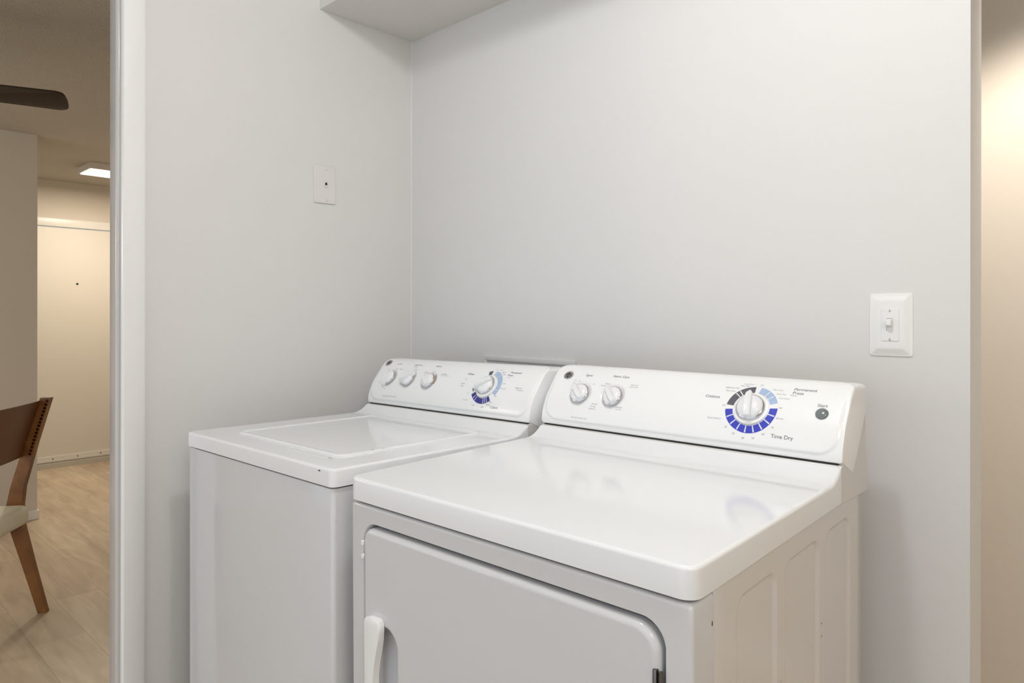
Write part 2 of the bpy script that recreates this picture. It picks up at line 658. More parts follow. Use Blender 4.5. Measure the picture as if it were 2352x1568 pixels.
def knob_meshes(R, tip, ridge_w=0.0052, h=0.018):
    bm = bmesh.new()
    lathe(bm, [(0, h * 0.80), (R * 0.45, h * 0.79), (R * 0.75, h * 0.70), (R * 0.92, h * 0.52), (R, h * 0.30), (R, 0.003)], 48)
    # grip ridge: long lens shape along +x ending in a pointer
    w = ridge_w
    pts = [(-R * 0.97, -w * 0.9), (-R * 0.5, -w * 1.05), (R * 0.4, -w * 1.0), (R * 0.95, -w * 0.85), (tip, -w * 0.22),
           (tip, w * 0.22), (R * 0.95, w * 0.85), (R * 0.4, w * 1.0), (-R * 0.5, w * 1.05), (-R * 0.97, w * 0.9)]
    fs = prism(bm, pts, lambda a, c, hh: (a, c, hh * (1.0 if abs(a) < R * 0.8 else (0.80 if a < 0 else (0.86 if a < R else 0.62)))), 0.004, h * 1.22, 0.0024, 4)
    bmesh.ops.recalc_face_normals(bm, faces=bm.faces)
    me = bpy.data.meshes.new('knob')
    bm.to_mesh(me)
    bm.free()
    me.materials.append(M_KNOB)
    me.polygons.foreach_set('use_smooth', [True] * len(me.polygons))
    me.set_sharp_from_angle(angle=radians(65))
    bm = bmesh.new()
    lathe(bm, [(R * 0.9, 0.0075), (R * 1.02, 0.0068), (R * 1.075, 0.0048), (R * 1.085, 0.0022), (R * 1.03, 0.0)], 48)
    r = bpy.data.meshes.new('trim_ring')
    bm.to_mesh(r)
    bm.free()
    r.materials.append(M_CHROME)
    r.polygons.foreach_set('use_smooth', [True] * len(r.polygons))
    return me, r


KS, KS_RING = knob_meshes(0.0230, 0.0315, 0.0062)
KM, KM_RING = knob_meshes(0.0262, 0.0330, 0.0070, 0.020)


def knob(root, x, s, ang, big=False, lift=-0.0012):
    m = CP.frame(x, s, lift) @ Matrix.Rotation(radians(ang), 4, 'Z')
    k = bpy.data.objects.new('control_knob', KM if big else KS)
    COL.objects.link(k)
    k.parent = root
    k.matrix_local = m
    r = bpy.data.objects.new('trim_ring', KM_RING if big else KS_RING)
    COL.objects.link(r)
    r.parent = k
    r['label'] = 'chrome trim ring around the knob base'
    return k


def badge(root, x, s):
    M = CP.frame(x, s, 0.0002)
    bm = bmesh.new()
    lathe(bm, [(0, 0.0012), (0.0092, 0.0012), (0.0118, 0.0016), (0.0128, 0.0008), (0.0130, 0)], 40)
    b = link('round_badge', bm, M_CHROME, root, True, matrix=M)
    bm = bmesh.new()
    lathe(bm, [(0, 0.0017), (0.0088, 0.0017), (0.0092, 0.0012)], 36)
    link('badge_face', bm, M_BLACK, b, True)
    bm = bmesh.new()

    def g(a, c, n):
        return Vector((a, c, 0.0018 + n))
    put_text(bm, g, 'GE', -0.0006, -0.0036, 0.0100, 'CENTER', 0.35, 0.0002)
    arc_band(bm, g, 0, 0, 0.0074, 0.0085, 0, 360, 0.0002, 12)
    for k in range(4):
        a = radians(45 + 90 * k)
        arc_band(bm, g, 0.0056 * cos(a), 0.0056 * sin(a), 0.0011, 0.0020, degrees_(a) - 110, degrees_(a) + 110, 0.0002, 15)
    link('monogram', bm, M_CHROME, b)


def degrees_(a):
    return a * 180 / pi


def ink(root, name, m, calls):
    for c in calls:
        bm = bmesh.new()
        put_text(bm, CP.f, *c)
        link(name, bm, m, root, recalc=False)


def chip(root, name, pts, m=None):
    """small dark chips in the enamel: irregular flakes lying on the surface"""
    for c, u, v, lu, lv in pts:
        bm = bmesh.new()
        c = Vector(c)
        u = Vector(u)
        v = Vector(v)
        n = 9
        ring = [bm.verts.new(c + u * lu * cos(2 * pi * i / n) * random.uniform(0.6, 1.1) + v * lv * sin(2 * pi * i / n) * random.uniform(0.6, 1.1)) for i in range(n)]
        bm.faces.new(ring)
        link(name, bm, m or M_CHIP, root, recalc=False)


DX, DY, DZ = 0.510, 0.0875, 0.0505   # dial centre along the console, up its face, outer radius

# ---- washing machine
WZ = 0.9981
washer = empty('washing_machine', (0.1683, -0.8613, WZ), (radians(-0.16), radians(-0.59), radians(0.02)))
tag(washer, 'white top-loading washing machine by the left wall, three small knobs', 'washing machine')
LX0, LX1, LY0, LY1 = 0.112, 0.592, 0.078, 0.492


def lid_disp(x, s):
    d = rr_sdf(x, s, LX0, LX1, LY0, LY1, 0.022)
    return 0.0022 * (1 - sstep(-0.001, 0.004, d)) * 0


deck(washer, 0.014, 0.0346)
bm = bmesh.new()


def lid_d(x, s):
    d = rr_sdf(x, s, LX0, LX1, LY0, LY1, 0.022)
    return -0.0028 * sstep(-0.004, -0.016, d) if d < -0.004 else 0


def lid_f(x, s, n):
    return Vector((x, s, 0.0042 + n))


shell(bm, lid_f, (LX0, LX1, LY0, LY1), (0.022, 0.022, 0.022, 0.022), 0.004,
      lines(LX0, LX1, 0.03, [(LX0, LX0 + 0.03, 0.002), (LX1 - 0.03, LX1, 0.002)]),
      lines(LY0, LY1, 0.03, [(LY0, LY0 + 0.03, 0.002), (LY1 - 0.03, LY1, 0.002)]), lid_d, 4,
      lambda x, s, nx, ns, P: Vector((P.x, P.y, -0.001)))
link('lid', bm, M_ENAMEL, washer, True, 50)
# finger recess in front of the lid
bm = bmesh.new()
shell(bm, lambda x, s, n: Vector((x, s, 0.0007 + n)), (0.405, 0.578, 0.052, 0.0755), (0.011, 0.011, 0.004, 0.004), 0.0007,
      lines(0.405, 0.578, 0.004), lines(0.052, 0.0755, 0.0015),
      lambda x, s: -0.0012 * (1 - sstep(-0.009, -0.001, rr_sdf(x, s, 0.405, 0.578, 0.052, 0.09, 0.011))), 2)
link('finger_recess', bm, M_ENAMEL, washer, True, 60)
washer_dimples = [(0.079, 0.088, 0.0310), (0.1715, 0.088, 0.0310), (0.2665, 0.088, 0.0310)]
console(washer, washer_dimples)
# cabinet
bm = bmesh.new()


def cab_prof(x0, x1, y0, y1, r):
    p = []
    for cx, cy, a0 in ((x1 - r, y0 + r, -90), (x1 - r, y1 - r, 0), (x0 + r, y1 - r, 90), (x0 + r, y0 + r, 180)):
        for k in range(7):
            a = radians(a0 + 15 * k)
            p.append((cx + r * cos(a), cy + r * sin(a)))
    return p


prism(bm, cab_prof(0.005, W - 0.005, 0.0035, 0.69, 0.009), lambda a, b, h: (a, b, h), -WZ + 0.025, -0.0386, 0.002, 2)
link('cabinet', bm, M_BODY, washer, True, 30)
for fx, fy in ((0.07, 0.07), (W - 0.07, 0.07), (0.07, 0.62), (W - 0.07, 0.62)):
    bm = bmesh.new()
    lathe(bm, [(0, 0.03), (0.012, 0.03), (0.012, 0.012), (0.02, 0.010), (0.02, 0), (0, 0)], 20)
    link('leveling_foot', bm, M_DARK, washer, True, matrix=Matrix.Translation((fx, fy, -WZ - (fx - 0.0) * 0.0103 + 0.0045 + fy * 0.0028)))
knob(washer, 0.079, 0.088, 268)
knob(washer, 0.1715, 0.088, 38)
knob(washer, 0.2665, 0.088, 128)
knob(washer, DX, DY, 218, True, 0.0022)
badge(washer, 0.0265, 0.1445)
bm = bmesh.new()
lathe(bm, [(0.0262, 0.0028), (0.031, 0.0026), (0.0342, 0.0018), (0.0348, 0.0)], 56)
link('dial_skirt', bm, M_PLASTIC, washer, True, matrix=CP.frame(DX, DY, 0))
bm = bmesh.new()
banded(bm, CP.f, DX, DY, 0.0365, 0.051, -30, 80, [-12, 6, 46, 53, 73], 2.2)
link('permanent_press_scale', bm, M_LBLUE, washer)
bm = bmesh.new()
banded(bm, CP.f, DX, DY, 0.0365, 0.0515, 213, 309, [229, 240, 279, 287, 295], 2.6)
link('colors_scale', bm, M_NAVY, washer)
bm = bmesh.new()
arc_band(bm, CP.f, DX, DY, 0.0365, 0.0505, 96, 112)
link('dial_arrow', bm, M_CHAR, washer)
for a, r in ((197, 0.050), (345, 0.0330)):
    bm = bmesh.new()
    a0 = radians(a)
    q = [(DX + r * cos(a0 - 0.10), DY + r * sin(a0 - 0.10)), (DX + (r - 0.0035) * cos(a0 + 0.16), DY + (r - 0.0035) * sin(a0 + 0.16)),
         (DX + (r - 0.011) * cos(a0 - 0.05), DY + (r - 0.011) * sin(a0 - 0.05))]
    bm.faces.new([bm.verts.new(CP.f(x, s, 0.0026 if r < 0.04 else 0.0006)) for x, s in q])
    link('dial_arrow', bm, M_CHAR, washer)
bm = bmesh.new()
banded(bm, CP.f, 0.2665, 0.088, 0.0245, 0.0315, -12, 48, [22], 3)
for v in bm.verts:
    v.co += Vector((0, -0.0004, 0.0003))
link('extra_rinse_mark', bm, M_TAN, washer)
ink(washer, 'console_lettering', M_INK, [
    ('Load Size', 0.071, 0.1405, 0.0068), ('Temperature', 0.1575, 0.1405, 0.0074), ('Options', 0.259, 0.1405, 0.0076),
    ('Whites', 0.4125, 0.1190, 0.0092), ('Permanent', 0.5685, 0.1340, 0.0092), ('Press', 0.5640, 0.1240, 0.0092),
    ('Colors', 0.5480, 0.0275, 0.0098, 'LEFT', 0.0),
    ('Extra Rinse', 0.307, 0.1130, 0.0050),
])
ink(washer, 'small_lettering', M_INKL, [
    ('Small', 0.0855, 0.1205, 0.0044), ('Medium', 0.1035, 0.1200, 0.0044), ('Super', 0.0365, 0.0670, 0.0044), ('Large', 0.0735, 0.0490, 0.0044),
    ('Wash/Rinse', 0.1590, 0.1335, 0.0044), ('Warm/Cold', 0.1690, 0.1235, 0.0040), ('Off', 0.236, 0.1155, 0.0044), ('On', 0.262, 0.1195, 0.0044),
    ('for a longer rinse at the end', 0.305, 0.1085, 0.0034),
    ('Super Capacity Plus  HEAVY DUTY', 0.0795, 0.0265, 0.0048),
    ('Soak', 0.4130, 0.1030, 0.0050), ('Regular', 0.4080, 0.0880, 0.0050), ('Heavy', 0.4100, 0.0800, 0.0050), ('Off', 0.4480, 0.0600, 0.0044),
    ('Off', 0.5110, 0.1420, 0.0044), ('Heavy', 0.5240, 0.1420, 0.0046), ('Regular', 0.5380, 0.1340, 0.0048), ('Light', 0.5460, 0.1270, 0.0048),
    ('Soak', 0.5640, 0.0980, 0.0046), ('Drain & Spin', 0.5640, 0.0830, 0.0038), ('Off', 0.5540, 0.0590, 0.0044), ('Heavy', 0.5390, 0.0420, 0.0048),
    ('Regular', 0.5310, 0.0345, 0.0050), ('Light', 0.5140, 0.0270, 0.0050), ('Soak', 0.4790, 0.0290, 0.0048), ('Pre Wash', 0.4400, 0.0410, 0.0044),
    ('Refilling after', 0.6135, 0.0880, 0.0044), ('lid is opened', 0.6210, 0.0820, 0.0044), ('Cottons', 0.5660, 0.1180, 0.0040),
])
X_, Y_, Z_ = (1, 0, 0), (0, 1, 0), (0, 0, 1)
chip(washer, 'enamel_chip', [
    ((0.588, 0.160, 0.0047), X_, (0.2, 1, 0), 0.0045, 0.0016), ((0.5905, 0.186, 0.0047), (0.5, 1, 0), X_, 0.0045, 0.0014),
    ((0.583, 0.0585, 0.0015), X_, Y_, 0.010, 0.0012), ((0.590, 0.505, 0.0004), X_, Y_, 0.0035, 0.0016),
    ((0.640, -0.0003, -0.0075), X_, Z_, 0.006, 0.0014), ((0.683, 0.0100, -0.100), X_, Z_, 0.001, 0.001)])

# ---- dryer
DZH = 1.005
dryer = empty('clothes_dryer', (0.9148, -0.8663, DZH), (radians(0.64), radians(0.27), radians(1.71)))
tag(dryer, 'white front-loading clothes dryer in the foreground right of the washer, with grey start button', 'clothes dryer')
deck(dryer, 0.022, 0.0398)
dryer_dimples = [(0.0975, 0.083, 0.0310), (0.1885, 0.084, 0.0310)]
console(dryer, dryer_dimples)
RX0, RX1, RZ1, RZ0 = 0.0405, 0.6455, -0.0765, -0.735
# front panel with the door recess
bm = bmesh.new()


def fp_disp(x, s):
    d = rr_sdf(x, s, RX0, RX1, RZ0, RZ1, 0.034)
    return -0.022 * (1 - sstep(-0.0060, 0.0015, d))


shell(bm, lambda x, s, n: Vector((x, 0.0040 - n, s)), (0.004, W - 0.004, -DZH + 0.10, -0.0452), (0.01, 0.01, 0.008, 0.008), 0.0055,
      lines(0.004, W - 0.004, 0.04, [(0.036, 0.085, 0.0012), (0.600, 0.649, 0.0012)]),
      lines(-DZH + 0.10, -0.042, 0.05, [(-0.128, -0.072, 0.0012)]), fp_disp, 5,
      lambda x, s, nx, ns, P: Vector((P.x, 0.0585, P.z)))
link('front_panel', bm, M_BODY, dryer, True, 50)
bm = bmesh.new()
box(bm, (0.02, 0.035, -DZH + 0.03), (W - 0.02, 0.06, -DZH + 0.12), 0.002)
link('toe_panel', bm, M_BODY, dryer)


def side(xs, sign, name):
    bm = bmesh.new()
    pans = ((0.129, 0.2605), (0.301, 0.4445), (0.484, 0.6135))

    def disp(y, s):
        v = 0
        for a, b in pans:
            v = min(v, -0.0042 * (1 - sstep(-0.004, 0.004, rr_sdf(y, s, a, b, -0.90, -0.078, 0.024))))
        return v
    ex = []
    for a, b in pans:
        ex += [(a - 0.008, a + 0.026, 0.002), (b - 0.026, b + 0.008, 0.002)]
    shell(bm, lambda y, s, n: Vector((xs + sign * n, y, s)), (0.0595, 0.685, -DZH + 0.03, -0.0415), (0.002,) * 4, 0.0012,
          lines(0.0595, 0.685, 0.03, ex), lines(-DZH + 0.03, -0.0415, 0.06, [(-0.112, -0.068, 0.002)]), disp, 2,
          lambda y, s, nx, ns, P: Vector((P.x - sign * 0.01, P.y, P.z)))
    return link(name, bm, M_ENAMEL_SIDE, dryer, True, 50)


side(W - 0.0042, 1, 'side_panel')
side(0.0042, -1, 'side_panel')
bm = bmesh.new()
box(bm, (0.012, 0.640, -DZH + 0.03), (W - 0.012, 0.684, -0.045))
link('back_panel', bm, M_ENAMEL_SIDE, dryer)
for fx, fy in ((0.07, 0.09), (W - 0.07, 0.09), (0.07, 0.62), (W - 0.07, 0.62)):
    bm = bmesh.new()
    lathe(bm, [(0, 0.035), (0.012, 0.035), (0.012, 0.012), (0.02, 0.010), (0.02, 0), (0, 0)], 20)
    link('leveling_foot', bm, M_DARK, dryer, True, matrix=Matrix.Translation((fx, fy, -DZH + fx * 0.0047 - fy * 0.0112 + 0.001)))
# door
bm = bmesh.new()


def door_disp(x, s):
    d = rr_sdf(x, s, 0.060, 0.1420, -0.425, -0.2435, 0.036)
    return -0.022 * (1 - sstep(-0.014, 0.0, d))


shell(bm, lambda x, s, n: Vector((x, -0.0010 - n, s)), (0.0450, 0.6395, -0.73, -0.0838), (0.03, 0.03, 0.024, 0.036), 0.009,
      lines(0.0455, 0.64, 0.03, [(0.055, 0.148, 0.0025), (0.60, 0.64, 0.006)]),
      lines(-0.73, -0.0838, 0.03, [(-0.43, -0.238, 0.0035)]), door_disp, 7,
      lambda x, s, nx, ns, P: Vector((P.x, P.y + 0.010, P.z)))
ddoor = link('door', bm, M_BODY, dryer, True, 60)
bm = bmesh.new()
hp = [(.066, -.246), (.068, -.238), (.073, -.2335), (.082, -.2325), (.100, -.2315), (.107, -.234), (.110, -.240), (.110, -.252), (.107, -.268), (.102, -.288),
      (.096, -.312), (.0925, -.335), (.0925, -.36), (.096, -.385), (.102, -.405), (.107, -.425), (.110, -.442), (.106, -.452), (.075, -.453), (.067, -.446)]
prism(bm, hp, lambda a, c, h: (a - 0.004, h, c), 0.0, -0.0135, 0.0028, 3)
link('handle', bm, M_PLASTIC, ddoor, True, 40)
bm = bmesh.new()
box(bm, (0.0430, -0.004, -0.117), (0.0465, 0.003, -0.108), 0.0017, 4)
link('door_bumper', bm, M_PLASTIC, ddoor, True)
bm = bmesh.new()
box(bm, (0.0430, -0.004, -0.141), (0.0465, 0.003, -0.132), 0.0017, 4)
link('door_bumper', bm, M_PLASTIC, ddoor, True)
bm = bmesh.new()
box(bm, (0.6320, -0.0035, -0.235), (0.6375, 0.012, -0.1335), 0.001)
bmesh.ops.create_cone(bm, cap_ends=True, segments=16, radius1=0.0028, radius2=0.0028, depth=0.10,
                      matrix=Matrix.Translation((0.6415, 0.001, -0.186)))
o = link('hinge', bm, M_STEEL, ddoor, True)
o['label'] = 'dark steel hinge on the door edge'

knob(dryer, 0.0985, 0.083, 133)
knob(dryer, 0.1895, 0.084, 128)
knob(dryer, DX, DY, 98, True, 0.0022)
badge(dryer, 0.0430, 0.1315)
bm = bmesh.new()
lathe(bm, [(0.0262, 0.0028), (0.031, 0.0026), (0.0342, 0.0018), (0.0348, 0.0)], 56)
link('dial_skirt', bm, M_PLASTIC, dryer, True, matrix=CP.frame(DX, DY, 0))
bm = bmesh.new()
banded(bm, CP.f, DX, DY, 0.0365, 0.0512, 20, 80, [41, 57], 3.2)
link('permanent_press_scale', bm, M_LBLUE, dryer)
bm = bmesh.new()
banded(bm, CP.f, DX, DY, 0.0365, 0.0512, -173, 6, [-13.9 - 19.9 * k for k in range(8)], 3.4)
link('time_dry_scale', bm, M_BLUE, dryer)
bm = bmesh.new()
banded(bm, CP.f, DX, DY, 0.0365, 0.0512, 93, 175, [130, 140], 3.2)
link('cottons_scale', bm, M_CHAR, dryer)
bm = bmesh.new()
lathe(bm, [(0, 0.0052), (0.006, 0.0049), (0.0095, 0.0036), (0.0113, 0.0015), (0.0116, 0)], 36)
link('start_button', bm, M_BUTTON, dryer, True, matrix=CP.frame(0.6425, 0.0905, 0.0004))
ink(dryer, 'console_lettering', M_INK, [
    ('Signal', 0.0915, 0.1335, 0.0088), ('Fabric Care', 0.1675, 0.1365, 0.0092), ('Cottons', 0.4080, 0.1045, 0.0095),
    ('Permanent', 0.5800, 0.1380, 0.0098), ('Press', 0.5795, 0.1285, 0.0098), ('Start', 0.6310, 0.1050, 0.0094, 'LEFT', 0.1),
    ('Time Dry', 0.5580, 0.0335, 0.0105, 'LEFT', 0.0),
])
ink(dryer, 'small_lettering', M_INKL, [
    ('Off', 0.0665, 0.1170, 0.0040), ('Off', 0.0800, 0.1150, 0.0040), ('On', 0.1240, 0.1100, 0.0044),
    ('Cottons', 0.1460, 0.1090, 0.0042), ('High Heat', 0.1560, 0.1150, 0.0040), ('Easy Care', 0.2250, 0.1165, 0.0048), ('Medium Heat', 0.2230, 0.1110, 0.0040),
    ('Delicates', 0.2050, 0.0580, 0.0048), ('Low Heat', 0.2060, 0.0530, 0.0040), ('Air Fluff', 0.1400, 0.0590, 0.0048), ('No Heat', 0.1385, 0.0530, 0.0042),
    ('Tumble Dry', 0.1340, 0.0475, 0.0040), ('Auto Dry Cotton Care', 0.0900, 0.0230, 0.0048),
    ('Cool Down', 0.4795, 0.1445, 0.0044), ('Less Dry', 0.4740, 0.1385, 0.0052), ('Optimum Dry', 0.4445, 0.1310, 0.0052), ('More Dry', 0.4475, 0.1230, 0.0052),
    ('Off', 0.4500, 0.0875, 0.0046), ('Quick Fluff 10', 0.4255, 0.0575, 0.0050), ('20', 0.4645, 0.0420, 0.0056), ('30', 0.4815, 0.0310, 0.0056),
    ('40', 0.5015, 0.0245, 0.0056), ('50', 0.5215, 0.0265, 0.0056), ('60', 0.5400, 0.0365, 0.0056), ('70', 0.5555, 0.0510, 0.0056), ('80 min', 0.5625, 0.0705, 0.0050),
    ('Off', 0.5620, 0.0930, 0.0048), ('Off', 0.5130, 0.1435, 0.0046), ('More Dry', 0.5410, 0.1340, 0.0050), ('Less Dry', 0.5510, 0.1245, 0.0050),
    ('Cool Down', 0.5570, 0.1150, 0.0044), ('Casuals', 0.5770, 0.1240, 0.0042),
])
ch = []
random.seed(9)
for k in range(16):
    zz = -0.245 - 0.012 * k - random.uniform(0, 0.006)
    ch.append(((W - 0.0036, 0.2795 + random.uniform(-0.0012, 0.0012), zz), Y_, Z_, random.uniform(0.0006, 0.0013), random.uniform(0.001, 0.005 if k < 5 else 0.003)))
ch += [((W - 0.0036, 0.459, -0.222), Y_, Z_, 0.002, 0.0015), ((W - 0.0036, 0.459, -0.243), Y_, Z_, 0.002, 0.0015)]
ch += [((W - 0.0036, 0.054, -0.082), Y_, Z_, 0.0015, 0.004)]
chip(dryer, 'enamel_chip', ch)

# ------------------------------------------------------------------ things on the walls
# phone jack plate on the left wall
jack = empty('phone_jack_plate', (0.0, -0.3596, 1.7235), (radians(0.8), 0, 0))
tag(jack, 'painted-over phone jack plate high on the left wall above the washer', 'wall plate')


def plate_bm(w, h, t, r, bev, dome=0.0):
    """wall plate in the (x, y) plane with its face towards +z"""
    bm = bmesh.new()
    shell(bm, lambda x, s, n: Vector((x, s, t + n)), (-w / 2, w / 2, -h / 2, h / 2), (r,) * 4, bev,
          lines(-w / 2, w / 2, 0.006), lines(-h / 2, h / 2, 0.006), None, 4, lambda x, s, nx, ns, P: Vector((P.x, P.y, 0)))
    return bm


TOX = Matrix(((0, 0, 1, 0), (1, 0, 0, 0), (0, 1, 0, 0), (0, 0, 0, 1)))     # plate frame facing +X
TOY = Matrix(((1, 0, 0, 0), (0, 0, -1, 0), (0, 1, 0, 0), (0, 0, 0, 1)))    # plate frame facing -Y
link('plate', plate_bm(0.079, 0.1225, 0.0060, 0.003, 0.002), M_JACK, jack, True, 60, TOX)
for sgn in (1, -1):
    bm = bmesh.new()
    lathe(bm, [(0, 0.0022), (0.0035, 0.0018), (0.0055, 0.0)], 20)
    link('plate_screw', bm, M_JACK, jack, True, matrix=TOX @ Matrix.Translation((0.005, sgn * 0.0515 + 0.001, 0.0060)))
bm = bmesh.new()
box(bm, (-0.0070, -0.0105, 0.004), (0.0085, 0.0105, 0.0078), 0.001)
link('jack_surround', bm, M_JACK, jack, True, matrix=TOX @ Matrix.Translation((0.003, 0, 0)))
bm = bmesh.new()
prism(bm, [(-0.004, -0.0035), (0.004, -0.0035), (0.004, 0.002), (0.002, 0.0055), (-0.002, 0.0055), (-0.004, 0.002)],
      lambda a, b, h: (a, b, h), 0.0074, 0.0081)
link('jack_socket', bm, M_DARK, jack, matrix=TOX @ Matrix.Translation((0.003, 0.0015, 0)))

# toggle switch on the back wall
sw = empty('light_switch', (1.585, 0.0, 1.279))
tag(sw, 'white toggle light switch with an oversized plate on the wall right of the dryer', 'light switch')
bm = bmesh.new()
PW, PH = 0.0815, 0.1300


def sw_disp(x, s):
    d = -rr_sdf(x, s, -PW / 2, PW / 2, -PH / 2, PH / 2, 0.004)
    v = 0.0048 * sstep(0.0, 0.019, d)
    return v


shell(bm, lambda x, s, n: Vector((x, s, 0.0025 + n)), (-PW / 2, PW / 2, -PH / 2, PH / 2), (0.006,) * 4, 0.0015,
      lines(-PW / 2, PW / 2, 0.0022), lines(-PH / 2, PH / 2, 0.0022), sw_disp, 4, lambda x, s, nx, ns, P: Vector((P.x, P.y, 0)))
link('switch_plate', bm, M_SWITCH, sw, True, 60, TOY)
link('switch_frame', plate_bm(0.0335, 0.0665, 0.0018, 0.001, 0.0008), M_SWITCH, sw, True, 60, TOY @ Matrix.Translation((0, 0, 0.0070)))
for sgn in (1, -1):
    bm = bmesh.new()
    lathe(bm, [(0, 0.0014), (0.0020, 0.0012), (0.0032, 0.0)], 20)
    s_ = link('plate_screw', bm, M_SWITCH, sw, True, matrix=TOY @ Matrix.Translation((0, sgn * 0.0295, 0.0088)))
    link('screw_slot', mbox((-0.0004, -0.0028, 0.0010), (0.0004, 0.0028, 0.0017)), M_STEEL, s_)
bm = bmesh.new()
box(bm, (-0.0058, -0.0130, 0.0080), (0.0058, 0.0130, 0.0094), 0.0006)
link('toggle_slot', bm, M_SWITCH, sw, True, matrix=TOY)
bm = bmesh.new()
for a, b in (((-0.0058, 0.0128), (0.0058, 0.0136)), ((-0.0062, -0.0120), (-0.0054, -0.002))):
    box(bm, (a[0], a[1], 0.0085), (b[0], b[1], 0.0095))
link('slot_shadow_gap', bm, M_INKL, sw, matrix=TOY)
bm = bmesh.new()
prism(bm, [(0.0085, -0.0035), (0.0205, -0.0025), (0.0225, 0.0000), (0.0215, 0.0095), (0.0190, 0.0115), (0.0085, 0.0110)],
      lambda a, b, h: (h, b, a), -0.0050, 0.0050, 0.0012, 3)
link('toggle', bm, M_SWITCH, sw, True, 40, TOY)

# outlet box frame low on the back wall, its top edge showing between the consoles
ob = empty('washer_outlet_box', (0.575, 0.0, 1.05))
tag(ob, 'painted frame of a washer hookup box on the back wall, mostly hidden behind the consoles', 'utility box')
bm = bmesh.new()
hw, t, top = 0.1868, 0.011, 0.118
for lo, hi in (((-hw, -0.008, top - 0.016), (hw, 0, top)), ((-hw, -0.008, -0.12), (hw, 0, -0.104)),
               ((-hw, -0.008, -0.105), (-hw + t, 0, top - 0.014)), ((hw - t, -0.008, -0.105), (hw, 0, top - 0.014))):
    box(bm, lo, hi, 0.002)
link('frame', bm, M_WALL, ob, True)
link('cover_panel', mbox((-hw + 0.008, -0.0025, -0.11), (hw - 0.008, 0, top - 0.01)), M_WALL, ob)

# ------------------------------------------------------------------ ceiling lights and fan
cl = empty('ceiling_light', (-3.98, 0.16, CEIL))
tag(cl, 'lit square flush ceiling light near the entry door', 'ceiling light')
bm = bmesh.new()
prism(bm, [(-0.150, -0.160), (0.150, -0.160), (0.150, 0.160), (-0.150, 0.160)], lambda a, b, h: (a, b, h), -0.048, 0.0, 0.002)
link('housing', bm, M_DOORTRIM, cl)
link('diffuser', mbox((-0.136, -0.146, -0.052), (0.136, 0.146, -0.047)), M_GLOW, cl)

cl2 = empty('laundry_ceiling_light', (1.45, -1.00, CEIL_L))
tag(cl2, 'round flush ceiling light above the laundry machines', 'ceiling light')
bm = bmesh.new()
lathe(bm, [(0, 0), (0.10, 0), (0.10, -0.012), (0.04, -0.026), (0, -0.026)], 40)
link('housing', bm, M_TRIM, cl2, True)

fan = empty('ceiling_fan', (-1.39, -1.385, CEIL))
tag(fan, 'dark brown ceiling fan in the living room, one rounded blade showing', 'ceiling fan')
bm = bmesh.new()
lathe(bm, [(0, 0), (0.07, 0), (0.075, -0.02), (0.05, -0.05), (0.018, -0.06), (0.018, -0.13), (0, -0.13)], 32)
link('canopy', bm, M_FANMETAL, fan, True)
bm = bmesh.new()
lathe(bm, [(0, -0.12), (0.06, -0.13), (0.10, -0.16), (0.11, -0.22), (0.09, -0.27), (0.05, -0.30), (0, -0.30)], 40)
link('motor', bm, M_FANMETAL, fan, True)
bm = bmesh.new()
lathe(bm, [(0.05, -0.29), (0.11, -0.31), (0.12, -0.335), (0.09, -0.375), (0, -0.395)], 40)
link('light_bowl', bm, M_BOWL, fan, True)
ax = math.atan2(0.946, 0.322)
for k in range(5):
    R = Matrix.Rotation(ax + k * 2 * pi / 5, 4, 'Z')
    bm = bmesh.new()
    pts = [(0.20, -0.055), (0.30, -0.066), (0.590, -0.076)]
    pts += [(0.590 + 0.030 * sin(radians(a)), -0.046 - 0.030 * cos(radians(a))) for a in range(12, 85, 12)]
    pts += [(0.626, 0.0)]
    pts += [(0.590 + 0.035 * cos(radians(a)), 0.041 + 0.035 * sin(radians(a))) for a in range(0, 91, 15)]
    pts += [(0.30, 0.066), (0.20, 0.055)]
    prism(bm, pts, lambda a, b, h: (a, b, h), -0.004, 0.004, 0.0015, 2)
    link('blade', bm, M_BLADE, fan, True, matrix=R @ Matrix.Translation((0, 0, -0.292)) @ Matrix.Rotation(radians(-11), 4, 'X'))
    bm = bmesh.new()
    box(bm, (0.07, -0.018, -0.270), (0.26, 0.018, -0.262), 0.002)
    link('blade_arm', bm, M_FANMETAL, fan, matrix=R)

# ------------------------------------------------------------------ dining chair
ca = math.atan2(-0.612, 0.791)
chair = empty('dining_chair', (-1.565, -0.79, 0), (0, 0, ca))
tag(chair, 'walnut dining chair with brown leather back, nailhead trim and cream seat in the living room', 'chair')
CWD = 0.46          # distance between the two rear legs; local x runs from the far leg to the near one, local y is backwards
LEG = [  # z, y centre, depth (y), width (x)
    (0.0, 0.0, 0.034, 0.028), (0.20, -0.055, 0.043, 0.030), (0.385, -0.105, 0.056, 0.032), (0.47, -0.112, 0.060, 0.032),
    (0.55, -0.100, 0.052, 0.032), (0.75, -0.045, 0.046, 0.031), (0.937, 0.012, 0.040, 0.030)]


def rear_leg(x):
    bm = bmesh.new()
    rings = []
    for z, y, d, w in LEG:
        rings.append([bm.verts.new((x + a * w / 2, y + b * d / 2, z)) for a, b in ((-1, -1), (1, -1), (1, 1), (-1, 1))])
    for A, B in zip(rings, rings[1:]):
        for i in range(4):
            bm.faces.new((A[i], A[(i + 1) % 4], B[(i + 1) % 4], B[i]))
    bm.faces.new(rings[0][::-1])
    bm.faces.new(rings[-1])
    es = [e for e in bm.edges if e.calc_face_angle(0) > radians(50)]
    bmesh.ops.bevel(bm, geom=es, offset=0.0025, segments=2, affect='EDGES')
    return bm


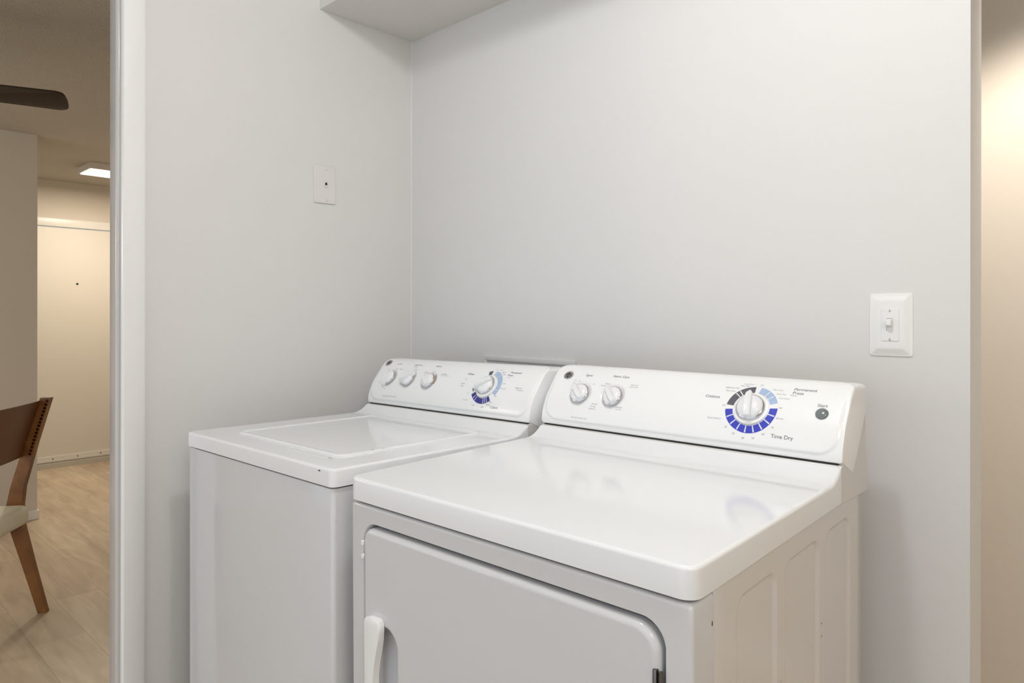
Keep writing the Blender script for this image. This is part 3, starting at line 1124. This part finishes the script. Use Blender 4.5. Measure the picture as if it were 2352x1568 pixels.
for x in (0, CWD):
    link('leg', rear_leg(x), M_WOOD, chair, True, 40)
for x in (0.0, CWD):
    bm = bmesh.new()
    rings = []
    for z, h in ((0, 0.013), (0.41, 0.022)):
        y = -0.56 - 0.02 * (1 - z / 0.41)
        rings.append([bm.verts.new((x + a * h, y + b * h, z)) for a, b in ((-1, -1), (1, -1), (1, 1), (-1, 1))])
    for i in range(4):
        bm.faces.new((rings[0][i], rings[0][(i + 1) % 4], rings[1][(i + 1) % 4], rings[1][i]))
    bm.faces.new(rings[0][::-1])
    bm.faces.new(rings[1])
    link('leg', bm, M_WOOD, chair)


def leg_y(z):
    for a, b in zip(LEG, LEG[1:]):
        if a[0] <= z <= b[0]:
            t = (z - a[0]) / (b[0] - a[0])
            return a[1] + (b[1] - a[1]) * t
    return LEG[-1][1]


# leather back, gently bowed backwards, fixed to the front half of the posts
bm = bmesh.new()
NX, NZ = 14, 8
G = []
for side_ in (0, 1):
    g = []
    for i in range(NX + 1):
        u = i / NX
        col = []
        for j in range(NZ + 1):
            z = 0.683 + (0.925 - 0.683) * j / NZ
            y = leg_y(z) - 0.016 + 0.02 * sin(pi * u) * 0.6 + (0.0 if side_ == 0 else -0.010)
            col.append(bm.verts.new((0.008 + (CWD - 0.016) * u, y, z - 0.006 * sin(pi * u) * 0)))
        g.append(col)
    G.append(g)
for g in G:
    for i in range(NX):
        for j in range(NZ):
            bm.faces.new((g[i][j], g[i + 1][j], g[i + 1][j + 1], g[i][j + 1]))
for i in range(NX):
    for j in (0, NZ):
        bm.faces.new((G[0][i][j], G[0][i + 1][j], G[1][i + 1][j], G[1][i][j]))
for j in range(NZ):
    for i in (0, NX):
        bm.faces.new((G[0][i][j], G[0][i][j + 1], G[1][i][j + 1], G[1][i][j]))
link('backrest', bm, M_LEATHER, chair, True, 40)
# nail heads down the inner face of both posts
for k in range(16):
    z = 0.923 - 0.0153 * k
    for x, r in ((0.0155, 90), (CWD - 0.0155, -90)):
        bm = bmesh.new()
        lathe(bm, [(0, 0.005), (0.004, 0.0042), (0.0062, 0.0)], 12)
        link('nailhead', bm, M_NAIL, chair, True, matrix=Matrix.Translation((x, leg_y(z) + 0.012, z)) @ Matrix.Rotation(radians(r), 4, 'Y'))
# seat cushion and rails
bm = bmesh.new()
box(bm, (0.0175, -0.56, 0.395), (CWD - 0.0175, -0.040, 0.480), 0.03, 5)
for v in bm.verts:
    if v.co.z > 0.44:
        u = (v.co.x / CWD - 0.5) * 2
        w = ((v.co.y + 0.30) / 0.26)
        v.co.z += 0.012 * max(0, 1 - u * u) * max(0, 1 - w * w)
link('seat', bm, M_CREAM, chair, True, 60)
bm = bmesh.new()
box(bm, (0.022, -0.55, 0.365), (0.040, -0.13, 0.405))
box(bm, (CWD - 0.040, -0.55, 0.365), (CWD - 0.022, -0.13, 0.405))
box(bm, (0.02, -0.56, 0.365), (CWD - 0.02, -0.54, 0.405))
link('seat_frame', bm, M_WOOD, chair)
